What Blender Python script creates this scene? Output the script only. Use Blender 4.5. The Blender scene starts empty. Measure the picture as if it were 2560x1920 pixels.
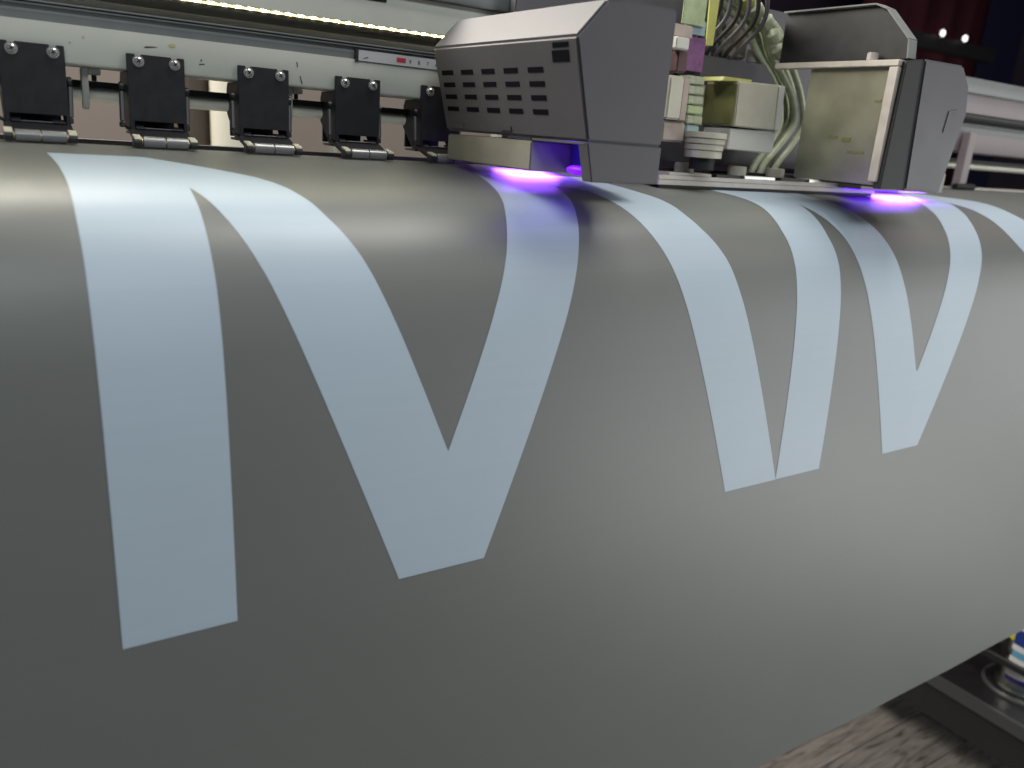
import bpy, bmesh, math, random
from mathutils import Vector, Matrix
random.seed(4)
S = bpy.context.scene
COL = S.collection
R = math.radians

# ---------------------------------------------------------------- camera
cam_d = bpy.data.cameras.new('camera'); cam = bpy.data.objects.new('camera', cam_d); COL.objects.link(cam)
rx, ux, fx = (0.83777, -0.54094, 0.07428), (0.09910, 0.28442, 0.95356), (0.53695, 0.79151, -0.29189)
cam.matrix_world = Matrix(((rx[0], ux[0], -fx[0], -0.04469), (rx[1], ux[1], -fx[1], -0.86258), (rx[2], ux[2], -fx[2], -0.03838), (0, 0, 0, 1)))
cam_d.sensor_width = 36; cam_d.lens = 36*2042.63/2560
cam_d.clip_start = .01; cam_d.clip_end = 60
cam_d.dof.use_dof = True; cam_d.dof.focus_distance = .86; cam_d.dof.aperture_fstop = 4.5
S.camera = cam

# ---------------------------------------------------------------- world, room lamps and added fills
w = bpy.data.worlds.new('World'); S.world = w; w.use_nodes = True
bg = w.node_tree.nodes['Background']; bg.inputs[0].default_value = (.62, .70, .80, 1); bg.inputs[1].default_value = .10
S.view_settings.view_transform = 'Standard'; S.view_settings.look = 'None'; S.view_settings.gamma = 1
S.view_settings.exposure = 0
S.cycles.max_bounces = 8; S.cycles.use_denoising = True
S.cycles.sample_clamp_indirect = 6

def area(name, loc, target, sx, sy, power, color):
    d = bpy.data.lights.new(name, 'AREA'); d.shape = 'RECTANGLE'; d.size = sx; d.size_y = sy; d.energy = power; d.color = color
    o = bpy.data.objects.new(name, d); COL.objects.link(o); o.location = loc
    o.rotation_euler = (Vector(target) - Vector(loc)).to_track_quat('-Z', 'Y').to_euler()
    return o
# ceiling tubes over the printer and in front of it, with unseen fills added
area('overhead_light', (1.1, -.50, 1.75), (1.1, -.40, 0), 1.3, .85, 35, (1.0, .97, .90))
area('overhead_light', (-.45, 1.0, 1.25), (.30, -.15, .0), 1.5, .75, 88, (1.0, .95, .84))  # unseen, added behind the beam to brighten the carriage roof and sheet
area('overhead_light', (2.6, -2.3, 1.7), (1.2, -.3, -.5), 1.3, .5, 16, (1.0, .97, .90))
area('right_fill', (4.0, -2.3, -.45), (1.3, -.3, -.75), 2.8, 1.6, 40, (.97, 1.0, .99))  # unseen fill added to brighten the lower right of the drape
area('low_fill', (2.1, -1.6, -1.05), (1.5, -.3, -.95), 1.4, .35, 10, (.98, 1.0, .98))  # unseen low fill added for the cloth near its hem
area('overhead_light', (-.6, -2.6, 1.9), (.2, -.3, -.2), 1.2, .4, 34, (.86, .95, 1.0))
area('overhead_light', (.5, 1.1, 1.4), (.4, 1.6, 0), 1.0, .4, 5, (1.0, .93, .85))
area('red_fill', (3.6, 1.4, 1.6), (3.2, 2.6, .3), .6, .3, 3.5, (1.0, .25, .32))  # unseen red fill added for the dim red background
area('red_fill', (2.9, -.7, 1.3), (1.9, .0, .05), .4, .3, 1.5, (1.0, .35, .50))  # unseen, added to tint the right end of the beam pink

# ---------------------------------------------------------------- materials
def mat(name, col, rough=.5, metal=0., var=0., vscale=40., bump=0., bscale=200., spec=.5, coat=0.):
    m = bpy.data.materials.new(name); m.use_nodes = True
    nt = m.node_tree; b = nt.nodes['Principled BSDF']
    b.inputs['Base Color'].default_value = (*col, 1); b.inputs['Roughness'].default_value = rough
    b.inputs['Metallic'].default_value = metal; b.inputs['Specular IOR Level'].default_value = spec
    if coat: b.inputs['Coat Weight'].default_value = coat
    tc = nt.nodes.new('ShaderNodeTexCoord')
    if var:
        n = nt.nodes.new('ShaderNodeTexNoise'); n.inputs['Scale'].default_value = vscale; n.inputs['Detail'].default_value = 6
        nt.links.new(tc.outputs['Object'], n.inputs['Vector'])
        mr = nt.nodes.new('ShaderNodeMapRange'); mr.inputs[1].default_value = .25; mr.inputs[2].default_value = .75
        mr.inputs[3].default_value = 1-var; mr.inputs[4].default_value = 1+var
        nt.links.new(n.outputs['Fac'], mr.inputs[0])
        mx = nt.nodes.new('ShaderNodeMix'); mx.data_type = 'RGBA'; mx.blend_type = 'MULTIPLY'; mx.inputs[0].default_value = 1
        mx.inputs[6].default_value = (*col, 1); nt.links.new(mr.outputs[0], mx.inputs[7])
        nt.links.new(mx.outputs[2], b.inputs['Base Color'])
        mr2 = nt.nodes.new('ShaderNodeMapRange'); mr2.inputs[3].default_value = max(.02, rough-.08); mr2.inputs[4].default_value = min(1, rough+.08)
        nt.links.new(n.outputs['Fac'], mr2.inputs[0]); nt.links.new(mr2.outputs[0], b.inputs['Roughness'])
    if bump:
        n2 = nt.nodes.new('ShaderNodeTexNoise'); n2.inputs['Scale'].default_value = bscale; n2.inputs['Detail'].default_value = 3
        nt.links.new(tc.outputs['Object'], n2.inputs['Vector'])
        bp = nt.nodes.new('ShaderNodeBump'); bp.inputs['Strength'].default_value = bump; bp.inputs['Distance'].default_value = .0005
        nt.links.new(n2.outputs['Fac'], bp.inputs['Height']); nt.links.new(bp.outputs[0], b.inputs['Normal'])
    return m

def emit(name, col, strength):
    m = bpy.data.materials.new(name); m.use_nodes = True
    b = m.node_tree.nodes['Principled BSDF']; b.inputs['Base Color'].default_value = (*[min(1, c) for c in col], 1)
    b.inputs['Emission Color'].default_value = (*col, 1); b.inputs['Emission Strength'].default_value = strength
    return m

def fabric(name, col, rough, spec, wstr):
    """coated banner cloth: fine cross weave that shows only as relief, plus a little gloss sparkle"""
    m = bpy.data.materials.new(name); m.use_nodes = True
    nt = m.node_tree; b = nt.nodes['Principled BSDF']; L = nt.links.new
    b.inputs['Specular IOR Level'].default_value = spec
    uv = nt.nodes.new('ShaderNodeUVMap'); uv.uv_map = 'cloth'
    sep = nt.nodes.new('ShaderNodeSeparateXYZ'); L(uv.outputs[0], sep.inputs[0])
    waves = []
    for ax, per in ((0, .00125), (1, .0011)):
        mu = nt.nodes.new('ShaderNodeMath'); mu.operation = 'MULTIPLY'; mu.inputs[1].default_value = 2*math.pi/per; L(sep.outputs[ax], mu.inputs[0])
        sn = nt.nodes.new('ShaderNodeMath'); sn.operation = 'SINE'; L(mu.outputs[0], sn.inputs[0]); waves.append(sn)
    ad = nt.nodes.new('ShaderNodeMath'); ad.operation = 'ADD'; L(waves[0].outputs[0], ad.inputs[0]); L(waves[1].outputs[0], ad.inputs[1])
    n = nt.nodes.new('ShaderNodeTexNoise'); n.inputs['Scale'].default_value = 420; n.inputs['Detail'].default_value = 4; L(uv.outputs[0], n.inputs['Vector'])
    n2 = nt.nodes.new('ShaderNodeTexNoise'); n2.inputs['Scale'].default_value = 7; n2.inputs['Detail'].default_value = 5; L(uv.outputs[0], n2.inputs['Vector'])
    ad2 = nt.nodes.new('ShaderNodeMath'); ad2.operation = 'MULTIPLY_ADD'; ad2.inputs[1].default_value = .2; L(n.outputs['Fac'], ad2.inputs[0]); L(ad.outputs[0], ad2.inputs[2])
    bp = nt.nodes.new('ShaderNodeBump'); bp.inputs['Strength'].default_value = wstr; bp.inputs['Distance'].default_value = .00006
    L(ad2.outputs[0], bp.inputs['Height']); L(bp.outputs[0], b.inputs['Normal'])
    mr = nt.nodes.new('ShaderNodeMapRange'); mr.inputs[1].default_value = .3; mr.inputs[2].default_value = .7; mr.inputs[3].default_value = .98; mr.inputs[4].default_value = 1.02
    L(n2.outputs['Fac'], mr.inputs[0])
    # faint print passes across the cloth
    st = nt.nodes.new('ShaderNodeCombineXYZ'); L(sep.outputs[1], st.inputs[1])
    n3 = nt.nodes.new('ShaderNodeTexNoise'); n3.inputs['Scale'].default_value = 130; n3.inputs['Detail'].default_value = 3; L(st.outputs[0], n3.inputs['Vector'])
    mr3 = nt.nodes.new('ShaderNodeMapRange'); mr3.inputs[1].default_value = .3; mr3.inputs[2].default_value = .7; mr3.inputs[3].default_value = .985; mr3.inputs[4].default_value = 1.015
    L(n3.outputs['Fac'], mr3.inputs[0])
    mm = nt.nodes.new('ShaderNodeMath'); mm.operation = 'MULTIPLY'; L(mr.outputs[0], mm.inputs[0]); L(mr3.outputs[0], mm.inputs[1])
    mx = nt.nodes.new('ShaderNodeMix'); mx.data_type = 'RGBA'; mx.blend_type = 'MULTIPLY'; mx.inputs[0].default_value = 1; mx.inputs[6].default_value = (*col, 1)
    L(mm.outputs[0], mx.inputs[7]); L(mx.outputs[2], b.inputs['Base Color'])
    mr2 = nt.nodes.new('ShaderNodeMapRange'); mr2.inputs[1].default_value = .3; mr2.inputs[2].default_value = .7
    mr2.inputs[3].default_value = rough-.01; mr2.inputs[4].default_value = rough+.01; L(n.outputs['Fac'], mr2.inputs[0]); L(mr2.outputs[0], b.inputs['Roughness'])
    return m

def wood(name, base, seed):
    m = bpy.data.materials.new(name); m.use_nodes = True
    nt = m.node_tree; b = nt.nodes['Principled BSDF']; L = nt.links.new
    tc = nt.nodes.new('ShaderNodeTexCoord'); mp = nt.nodes.new('ShaderNodeMapping')
    mp.inputs['Scale'].default_value = (5, 42, 10); mp.inputs['Location'].default_value = (seed*3.1, seed*1.7, 0)
    L(tc.outputs['Object'], mp.inputs[0])
    n = nt.nodes.new('ShaderNodeTexNoise'); n.inputs['Scale'].default_value = 1.6; n.inputs['Detail'].default_value = 8; n.inputs['Distortion'].default_value = 1.6
    L(mp.outputs[0], n.inputs['Vector'])
    cr = nt.nodes.new('ShaderNodeValToRGB'); e = cr.color_ramp.elements
    e[0].position = .33; e[0].color = (*[c*.30 for c in base], 1); e[1].position = .66; e[1].color = (*base, 1)
    q = e.new(.46); q.color = (*[c*.72 for c in base], 1)
    L(n.outputs['Fac'], cr.inputs[0]); L(cr.outputs[0], b.inputs['Base Color']); b.inputs['Roughness'].default_value = .42
    bp = nt.nodes.new('ShaderNodeBump'); bp.inputs['Strength'].default_value = .25; bp.inputs['Distance'].default_value = .001
    L(n.outputs['Fac'], bp.inputs['Height']); L(bp.outputs[0], b.inputs['Normal'])
    return m

M = dict(
    cloth=fabric('banner_cloth', (.128, .135, .128), .41, .65, .32),
    ink=fabric('pale_blue_ink', (.375, .455, .53), .42, .6, .32),
    back=mat('banner_back', (.3, .3, .3), .7),
    paint=mat('beam_paint', (.54, .55, .49), .42, var=.04, vscale=14, bump=.05, bscale=500),
    dimpaint=mat('beam_paint_dimmed', (.27, .225, .235), .5, var=.08, vscale=18, bump=.06, bscale=400),  # beam paint with the right stretch's dimmer, pinkish light put into its colour
    grey=mat('grey_anodised', (.17, .18, .18), .40, var=.06, vscale=60),
    grey2=mat('pale_grey_anodised', (.25, .26, .26), .38, var=.06, vscale=60),
    black=mat('black_powder_coat', (.014, .014, .017), .42, var=.15, vscale=90, bump=.12, bscale=900),
    gloss=mat('black_extrusion', (.013, .013, .014), .36, spec=.35),
    rubber=mat('black_rubber', (.010, .010, .011), .6),
    chrome=mat('polished_steel', (.70, .69, .66), .24, .8),
    steel=mat('satin_steel', (.86, .84, .72), .18, .1),
    roller=mat('grey_roller', (.24, .24, .25), .30, .5),
    cast=mat('cast_aluminium', (.46, .47, .43), .45, .5, var=.12, vscale=140, bump=.2, bscale=500),
    brass=mat('brass', (.62, .52, .28), .3, 1),
    cover=mat('carriage_grey', (.074, .070, .082), .45, var=.04, vscale=20, bump=.08, bscale=700),
    vent=mat('slot_shade', (.004, .004, .008), .8, spec=.05),  # near-black colour gives the flat slot plates the shade of recesses
    sheet=mat('galvanised_sheet', (.35, .35, .265), .34, .75, var=.16, vscale=22, bump=.1, bscale=120),
    alu=mat('brushed_aluminium', (.50, .46, .42), .45, .3, var=.12, vscale=60),
    cream=mat('cream_plastic', (.52, .49, .40), .4, var=.05, vscale=60),
    white=mat('white_plastic', (.58, .57, .52), .38),
    olive=mat('olive_shade_film', (.16, .16, .06), .45),
    green=mat('translucent_green_film', (.38, .45, .26), .3, var=.2, vscale=70),
    yellow=mat('yellow_film', (.46, .46, .14), .35, var=.1, vscale=50),
    blue=mat('grey_blue_film', (.28, .38, .40), .4),
    magenta=mat('magenta_film', (.19, .08, .19), .45, var=.25, vscale=120),
    wine=mat('dark_wine_plastic', (.10, .05, .055), .5),
    tan=mat('tan_film', (.40, .33, .29), .5, var=.1, vscale=80),
    tube=mat('milky_tube', (.38, .41, .29), .28, var=.1, vscale=120),
    lampbox=mat('dull_lamp_box', (.22, .21, .18), .5, var=.1, vscale=40),
    housing=mat('housing_uv_tint', (.07, .05, .22), .3),  # black housing coloured blue for the lamp glow on it
    uvglow=emit('uv_glow', (.30, .10, 1.0), 44),
    uvlens=emit('uv_lens', (.16, .0, 1.0), 1.3),
    uvfill=emit('uv_fill', (.12, .004, 1.0), 3.2),
    uvright=emit('uv_glow_far', (.30, .10, 1.0), 55),
    led=emit('led_warm', (1.0, .90, .48), 75),
    ledstrip=emit('led_diffuser', (1.0, .88, .42), 2.0),
    label=mat('ruler_label', (.42, .42, .43), .4),  # grey darkened for the carriage's shade on the label
    print=mat('black_print', (.02, .02, .02), .5),
    red=mat('red_print', (.42, .02, .05), .45),
    stain=mat('ink_stain', (.035, .035, .035), .5),
    ystain=mat('yellow_stain', (.42, .40, .20), .5),
    tray=mat('black_tray', (.012, .012, .014), .38, var=.1, vscale=50),
    trayedge=mat('worn_tray_edge', (.05, .05, .053), .35),
    can=mat('can_metal', (.50, .51, .48), .22, 1, var=.08, vscale=60),
    canwhite=mat('can_white', (.70, .70, .70), .3), canblue=mat('can_blue', (.012, .035, .22), .3),
    cansky=mat('can_sky_blue', (.14, .36, .55), .3), canyellow=mat('can_yellow', (.60, .56, .03), .35),
    cannavy=mat('can_navy', (.03, .03, .16), .3),
    wallbrown=mat('brown_wall', (.185, .158, .142), .8, var=.06, vscale=3),
    walldark=mat('dark_wall', (.020, .013, .030), .8, var=.3, vscale=2),
    redcloth=mat('dark_red_cloth', (.055, .005, .014), .8, var=.35, vscale=5),
    navy=mat('navy_cloth', (.012, .012, .05), .7),
    paper=mat('dark_kraft_paper', (.085, .065, .052), .7),
    vinyl=mat('cream_vinyl_roll', (.74, .70, .60), .3),
    speck_glow=emit('speck_glow', (1, .95, .92), 3.0),
)

# ---------------------------------------------------------------- object helpers
def tag(o, label=None, cat=None, group=None, kind=None):
    if label: o['label'] = label
    if cat: o['category'] = cat
    if group: o['group'] = group
    if kind: o['kind'] = kind
    return o
def thing(name, label, cat, loc=(0, 0, 0), group=None):
    o = bpy.data.objects.new(name, None); COL.objects.link(o); o.location = loc; o.empty_display_size = .02
    return tag(o, label, cat, group)
def wpos(o):
    p = Vector((0, 0, 0))
    while o: p += o.location; o = o.parent
    return p
def link(name, bm, m, parent=None, origin=None, smooth=False, bev=0., angle=40):
    """links a bmesh given in world metres as one object, origin at its middle"""
    bmesh.ops.recalc_face_normals(bm, faces=bm.faces[:])
    if bev:
        es = [e for e in bm.edges if len(e.link_faces) == 2 and e.calc_face_angle(0) > .6]
        bmesh.ops.bevel(bm, geom=es, offset=bev, segments=2, affect='EDGES', clamp_overlap=True)
    if origin is None:
        lo = Vector([min(v.co[i] for v in bm.verts) for i in range(3)]); hi = Vector([max(v.co[i] for v in bm.verts) for i in range(3)])
        origin = (lo+hi)/2
    for v in bm.verts: v.co -= Vector(origin)
    me = bpy.data.meshes.new(name); bm.to_mesh(me); bm.free(); me.materials.append(m)
    if smooth:
        me.polygons.foreach_set('use_smooth', [True]*len(me.polygons)); me.set_sharp_from_angle(angle=R(angle))
    o = bpy.data.objects.new(name, me); COL.objects.link(o)
    if parent: o.parent = parent; o.location = Vector(origin) - wpos(parent)
    else: o.location = origin
    return o
def box(bm, x0, x1, y0, y1, z0, z1):
    v = [bm.verts.new(p) for p in ((x0,y0,z0),(x1,y0,z0),(x1,y1,z0),(x0,y1,z0),(x0,y0,z1),(x1,y0,z1),(x1,y1,z1),(x0,y1,z1))]
    for f in ((0,3,2,1),(4,5,6,7),(0,1,5,4),(1,2,6,5),(2,3,7,6),(3,0,4,7)): bm.faces.new([v[i] for i in f])
def Box(name, dims, m, parent, bev=.0004):
    bm = bmesh.new(); box(bm, *dims); return link(name, bm, m, parent, bev=bev, smooth=bev > 0)
def prism(bm, pts, axis, a, b):
    """polygon pts extruded along an axis from a to b (pts are the other two coordinates in xyz order)"""
    def P(p, t):
        q = list(p); q.insert(axis, t); return q
    A = [bm.verts.new(P(p, a)) for p in pts]; B = [bm.verts.new(P(p, b)) for p in pts]
    bm.faces.new(A); bm.faces.new(B[::-1]); n = len(pts)
    for i in range(n): bm.faces.new((A[i], A[(i+1) % n], B[(i+1) % n], B[i]))
def Prism(name, pts, axis, a, b, m, parent, bev=.0004, smooth=True):
    bm = bmesh.new(); prism(bm, pts, axis, a, b); return link(name, bm, m, parent, bev=bev, smooth=smooth)
def tube(bm, p0, p1, r, n=20, r2=None):
    p0, p1 = Vector(p0), Vector(p1); d = p1-p0
    mtx = Matrix.Translation((p0+p1)/2) @ d.to_track_quat('Z', 'Y').to_matrix().to_4x4()
    bmesh.ops.create_cone(bm, cap_ends=True, segments=n, radius1=r, radius2=r if r2 is None else r2, depth=d.length, matrix=mtx)
def Tube(name, p0, p1, r, m, parent, n=20, r2=None, bev=0.):
    bm = bmesh.new(); tube(bm, p0, p1, r, n, r2); return link(name, bm, m, parent, smooth=True, bev=bev)
def sweep(bm, pts, r, n=10, sub=6):
    P = [Vector(p) for p in pts]; K = [2*P[0]-P[1]]+P+[2*P[-1]-P[-2]]; C = []
    for i in range(1, len(K)-2):
        for j in range(sub):
            s = j/sub; a, b, c, d = K[i-1:i+3]
            C.append(.5*((2*b)+(c-a)*s+(2*a-5*b+4*c-d)*s*s+(3*b-a-3*c+d)*s**3))
    C.append(P[-1]); rings = []; up = Vector((0, 1, .3)).normalized()
    for i, c in enumerate(C):
        t = (C[min(i+1, len(C)-1)]-C[max(i-1, 0)]).normalized(); u = t.cross(up).normalized(); v = t.cross(u)
        rings.append([bm.verts.new(c+(u*math.cos(k*2*math.pi/n)+v*math.sin(k*2*math.pi/n))*r) for k in range(n)])
    for a, b in zip(rings, rings[1:]):
        for k in range(n): bm.faces.new((a[k], a[(k+1) % n], b[(k+1) % n], b[k]))
    bm.faces.new(rings[0]); bm.faces.new(rings[-1][::-1])
def copy_tree(o, parent=None):
    c = o.copy(); COL.objects.link(c); c.parent = parent
    for ch in list(o.children): copy_tree(ch, c)
    return c

# ---------------------------------------------------------------- the banner: one sheet over the platen, hanging in front
KP = [(.09,-.082),(.05,-.0792),(.02,-.0768),(-.005,-.0757),(-.03,-.0760),(-.06,-.0783),(-.10,-.0832),(-.15,-.0890),(-.19,-.0955),(-.22,-.1055),(-.245,-.124),(-.263,-.150),(-.276,-.188),(-.284,-.235),(-.2895,-.290),(-.2935,-.350),(-.297,-.430),(-.299,-.55),(-.300,-.75),(-.300,-1.05)]
def profile(K, n):
    K = [Vector(k) for k in K]; K = [2*K[0]-K[1]]+K+[2*K[-1]-K[-2]]; t = [0.]
    for a, b in zip(K, K[1:]): t.append(t[-1]+(b-a).length**.5)
    out = []
    for i in range(1, len(K)-2):
        p0, p1, p2, p3 = K[i-1:i+3]; t0, t1, t2, t3 = t[i-1:i+3]
        for j in range(n):
            s = t1+(t2-t1)*j/n
            a1 = p0*((t1-s)/(t1-t0))+p1*((s-t0)/(t1-t0)); a2 = p1*((t2-s)/(t2-t1))+p2*((s-t1)/(t2-t1)); a3 = p2*((t3-s)/(t3-t2))+p3*((s-t2)/(t3-t2))
            b1 = a1*((t2-s)/(t2-t0))+a2*((s-t0)/(t2-t0)); b2 = a2*((t3-s)/(t3-t1))+a3*((s-t1)/(t3-t1))
            out.append(b1*((t2-s)/(t2-t1))+b2*((s-t1)/(t2-t1)))
    out.append(K[-2]); return out
PR = profile(KP, 12)
AL = [0.]
for a, b in zip(PR, PR[1:]): AL.append(AL[-1]+(b-a).length)
HEM = 1.084
def on_cloth(X, s, off=0.):
    lo, hi = 0, len(AL)-1
    while hi-lo > 1:
        mid = (lo+hi)//2
        if AL[mid] <= s: lo = mid
        else: hi = mid
    f = (s-AL[lo])/(AL[hi]-AL[lo]); p = PR[lo].lerp(PR[hi], f)
    a, b = PR[max(lo-1, 0)], PR[min(hi+1, len(PR)-1)]; d = (b-a).normalized()
    nrm = Vector((d.y, -d.x))                       # outward: up on the platen, forward on the drop
    if nrm.y < 0 and abs(nrm.y) > abs(nrm.x): nrm = -nrm
    if nrm.x > 0 and abs(nrm.x) > abs(nrm.y): nrm = -nrm
    rip = 0.
    if s > .85:                                     # the free hem waves a little
        k = (s-.85)/(HEM-.85); rip = k*k*(.0012*math.sin(X*9+.5)+.0006*math.sin(X*23))
    q = p+nrm*off
    return Vector((X, q.x+rip, q.y))
def strip(bm, uvl, rows, off):
    """rows: list of (s, x0, x1); quads between successive rows"""
    prev = None
    for s, x0, x1 in rows:
        cur = [(bm.verts.new(on_cloth(x0+(x1-x0)*k/NX, s, off)), (x0+(x1-x0)*k/NX, s)) for k in range(NX+1)]
        if prev:
            for k in range(NX):
                q = (prev[k], cur[k], cur[k+1], prev[k+1])
                f = bm.faces.new([v for v, _ in q])
                for l, (_, u) in zip(f.loops, q): l[uvl].uv = u
        prev = cur
def cloth_obj(name, strips, off, m, parent, nx, back=None):
    global NX
    NX = nx; bm = bmesh.new(); uvl = bm.loops.layers.uv.new('cloth')
    for r in strips: strip(bm, uvl, r, off)
    bmesh.ops.remove_doubles(bm, verts=bm.verts[:], dist=1e-6)
    if back:                                        # the underside and the cut hem
        for r in strips: strip(bm, uvl, r, back)
        s, x0, x1 = strips[0][-1]
        A = [bm.verts.new(on_cloth(x0+(x1-x0)*k/NX, s, 0)) for k in range(NX+1)]; B = [bm.verts.new(on_cloth(x0+(x1-x0)*k/NX, s, back)) for k in range(NX+1)]
        for k in range(NX): bm.faces.new((A[k], A[k+1], B[k+1], B[k]))
    me = bpy.data.meshes.new(name); bm.normal_update(); bm.to_mesh(me); bm.free(); me.materials.append(m)
    me.polygons.foreach_set('use_smooth', [True]*len(me.polygons))
    o = bpy.data.objects.new(name, me); COL.objects.link(o); o.parent = parent
    return o
banner = thing('vinyl_banner', 'grey coated banner cloth with pale blue zigzag letters draped over the printer platen', 'banner')
srow = [s for s in AL if s < HEM-.01]+[HEM]
sheet = cloth_obj('banner_sheet', [[(s, -1.2, 2.6) for s in srow]], 0, M['cloth'], banner, 60, back=-.0006)

L1_left = [(0.1737, 0.0133), (0.1979, 0.0154), (0.2269, 0.0166), (0.2606, 0.0168), (0.2891, 0.0167), (0.3108, 0.0163), (0.3273, 0.0161), (0.3428, 0.0162), (0.3564, 0.0164), (0.3682, 0.0165), (0.3774, 0.0165), (0.3866, 0.0166), (0.3994, 0.0166), (0.4164, 0.0167), (0.4366, 0.0168), (0.4591, 0.0169), (0.4830, 0.0171), (0.5013, 0.0171), (0.5213, 0.0172), (0.5428, 0.0174), (0.5653, 0.0175), (0.5887, 0.0176), (0.6125, 0.0177), (0.6363, 0.0178)]
L1_diagouter = [(0.1733, 0.0852), (0.1872, 0.1038), (0.2020, 0.1213), (0.2171, 0.1365), (0.2319, 0.1496), (0.2435, 0.1605), (0.2595, 0.1692), (0.2800, 0.1773), (0.3024, 0.1848), (0.3256, 0.1933), (0.3460, 0.2036), (0.3627, 0.2120), (0.3811, 0.2199), (0.4074, 0.2307), (0.4333, 0.2413), (0.4500, 0.2481), (0.4620, 0.2530), (0.4680, 0.2554), (0.4770, 0.2591), (0.5026, 0.2695), (0.5345, 0.2826)]
L1_stemR = [(0.2837, 0.0989), (0.3042, 0.0981), (0.3198, 0.0983), (0.3347, 0.0982), (0.3494, 0.0983), (0.3662, 0.0985), (0.3802, 0.0987), (0.3842, 0.0987), (0.3899, 0.0988), (0.4068, 0.0988), (0.4317, 0.0989), (0.4469, 0.0989), (0.4640, 0.0990), (0.4840, 0.0990), (0.5077, 0.0991), (0.5264, 0.0991), (0.5475, 0.0992), (0.5705, 0.0992), (0.5948, 0.0993), (0.6197, 0.0993), (0.6444, 0.0994)]
L1_diaginner = [(0.2837, 0.0989), (0.2963, 0.1032), (0.3097, 0.1079), (0.3264, 0.1139), (0.3438, 0.1210), (0.3647, 0.1296), (0.3805, 0.1362), (0.3850, 0.1379), (0.3991, 0.1433), (0.4192, 0.1510), (0.4424, 0.1599), (0.4659, 0.1689), (0.4900, 0.1781), (0.5163, 0.1882), (0.5428, 0.1983), (0.5675, 0.2078), (0.5951, 0.2184), (0.6194, 0.2277), (0.6446, 0.2373)]
V_rin = [(0.1693, 0.4124), (0.1898, 0.4100), (0.2182, 0.4026), (0.2559, 0.3903), (0.2920, 0.3771), (0.3206, 0.3653), (0.3432, 0.3567), (0.3640, 0.3493), (0.3847, 0.3413), (0.3987, 0.3357), (0.4132, 0.3299), (0.4285, 0.3238), (0.4449, 0.3173), (0.4622, 0.3104), (0.4798, 0.3034), (0.4932, 0.2981), (0.5069, 0.2926), (0.5207, 0.2872), (0.5345, 0.2817)]
V_rout = [(0.2330, 0.4791), (0.2604, 0.4702), (0.2870, 0.4606), (0.3140, 0.4491), (0.3362, 0.4404), (0.3570, 0.4319), (0.3788, 0.4236), (0.4040, 0.4143), (0.4315, 0.4038), (0.4499, 0.3967), (0.4690, 0.3894), (0.4901, 0.3814), (0.5081, 0.3745), (0.5276, 0.3670), (0.5477, 0.3593), (0.5674, 0.3518), (0.5863, 0.3446), (0.6049, 0.3375), (0.6235, 0.3304), (0.6423, 0.3232)]
L2_left = [(0.2319, 0.4799), (0.2375, 0.4970), (0.2516, 0.5088), (0.2820, 0.5113), (0.3089, 0.5158), (0.3287, 0.5220), (0.3485, 0.5295), (0.3710, 0.5397), (0.3966, 0.5501), (0.4191, 0.5586), (0.4441, 0.5681), (0.4632, 0.5753), (0.4687, 0.5774), (0.5004, 0.5894), (0.5313, 0.6012), (0.5437, 0.6059), (0.5579, 0.6113), (0.5798, 0.6196), (0.6079, 0.6302), (0.6369, 0.6412)]
L2_lr = [(0.2464, 0.5824), (0.2662, 0.5875), (0.2879, 0.5914), (0.3154, 0.5934), (0.3375, 0.6031), (0.3580, 0.6156), (0.3757, 0.6254), (0.3868, 0.6302), (0.3969, 0.6341), (0.4093, 0.6389), (0.4244, 0.6448), (0.4454, 0.6529), (0.4689, 0.6620), (0.4922, 0.6710), (0.5154, 0.6800), (0.5351, 0.6876), (0.5583, 0.6966), (0.5810, 0.7054), (0.6076, 0.7157), (0.6351, 0.7264)]
L2_r_in = [(0.2291, 0.7286), (0.2471, 0.7359), (0.2681, 0.7383), (0.2885, 0.7379), (0.3121, 0.7330), (0.3397, 0.7300), (0.3639, 0.7325), (0.3843, 0.7331), (0.3999, 0.7328), (0.4074, 0.7326), (0.4278, 0.7320), (0.4580, 0.7312), (0.4766, 0.7307), (0.4981, 0.7301), (0.5209, 0.7295), (0.5436, 0.7289), (0.5660, 0.7283), (0.5887, 0.7277), (0.6118, 0.7271), (0.6351, 0.7265)]
L2_r_out = [(0.2761, 0.8208), (0.2988, 0.8134), (0.3193, 0.8098), (0.3453, 0.8075), (0.3684, 0.8110), (0.3875, 0.8126), (0.4024, 0.8124), (0.4118, 0.8122), (0.4330, 0.8117), (0.4632, 0.8111), (0.4812, 0.8107), (0.5016, 0.8103), (0.5233, 0.8098), (0.5452, 0.8094), (0.5672, 0.8089), (0.5897, 0.8085), (0.6126, 0.8080), (0.6358, 0.8075)]
L3_left = [(0.2764, 0.8192), (0.2954, 0.8199), (0.3125, 0.8238), (0.3303, 0.8302), (0.3488, 0.8382), (0.3711, 0.8461), (0.3904, 0.8536), (0.3973, 0.8560), (0.4038, 0.8583), (0.4199, 0.8640), (0.4403, 0.8711), (0.4639, 0.8794), (0.4876, 0.8876), (0.5045, 0.8936), (0.5231, 0.9001), (0.5427, 0.9069), (0.5657, 0.9150), (0.5872, 0.9225), (0.6129, 0.9315), (0.6369, 0.9399)]
L3_lr = [(0.2354, 0.8927), (0.2545, 0.8939), (0.2715, 0.8974), (0.2883, 0.8998), (0.3057, 0.9004), (0.3203, 0.9048), (0.3339, 0.9102), (0.3537, 0.9187), (0.3737, 0.9272), (0.3859, 0.9321), (0.3988, 0.9370), (0.4183, 0.9445), (0.4322, 0.9499), (0.4488, 0.9563), (0.4674, 0.9634), (0.4872, 0.9710), (0.5074, 0.9788), (0.5271, 0.9864)]
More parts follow.
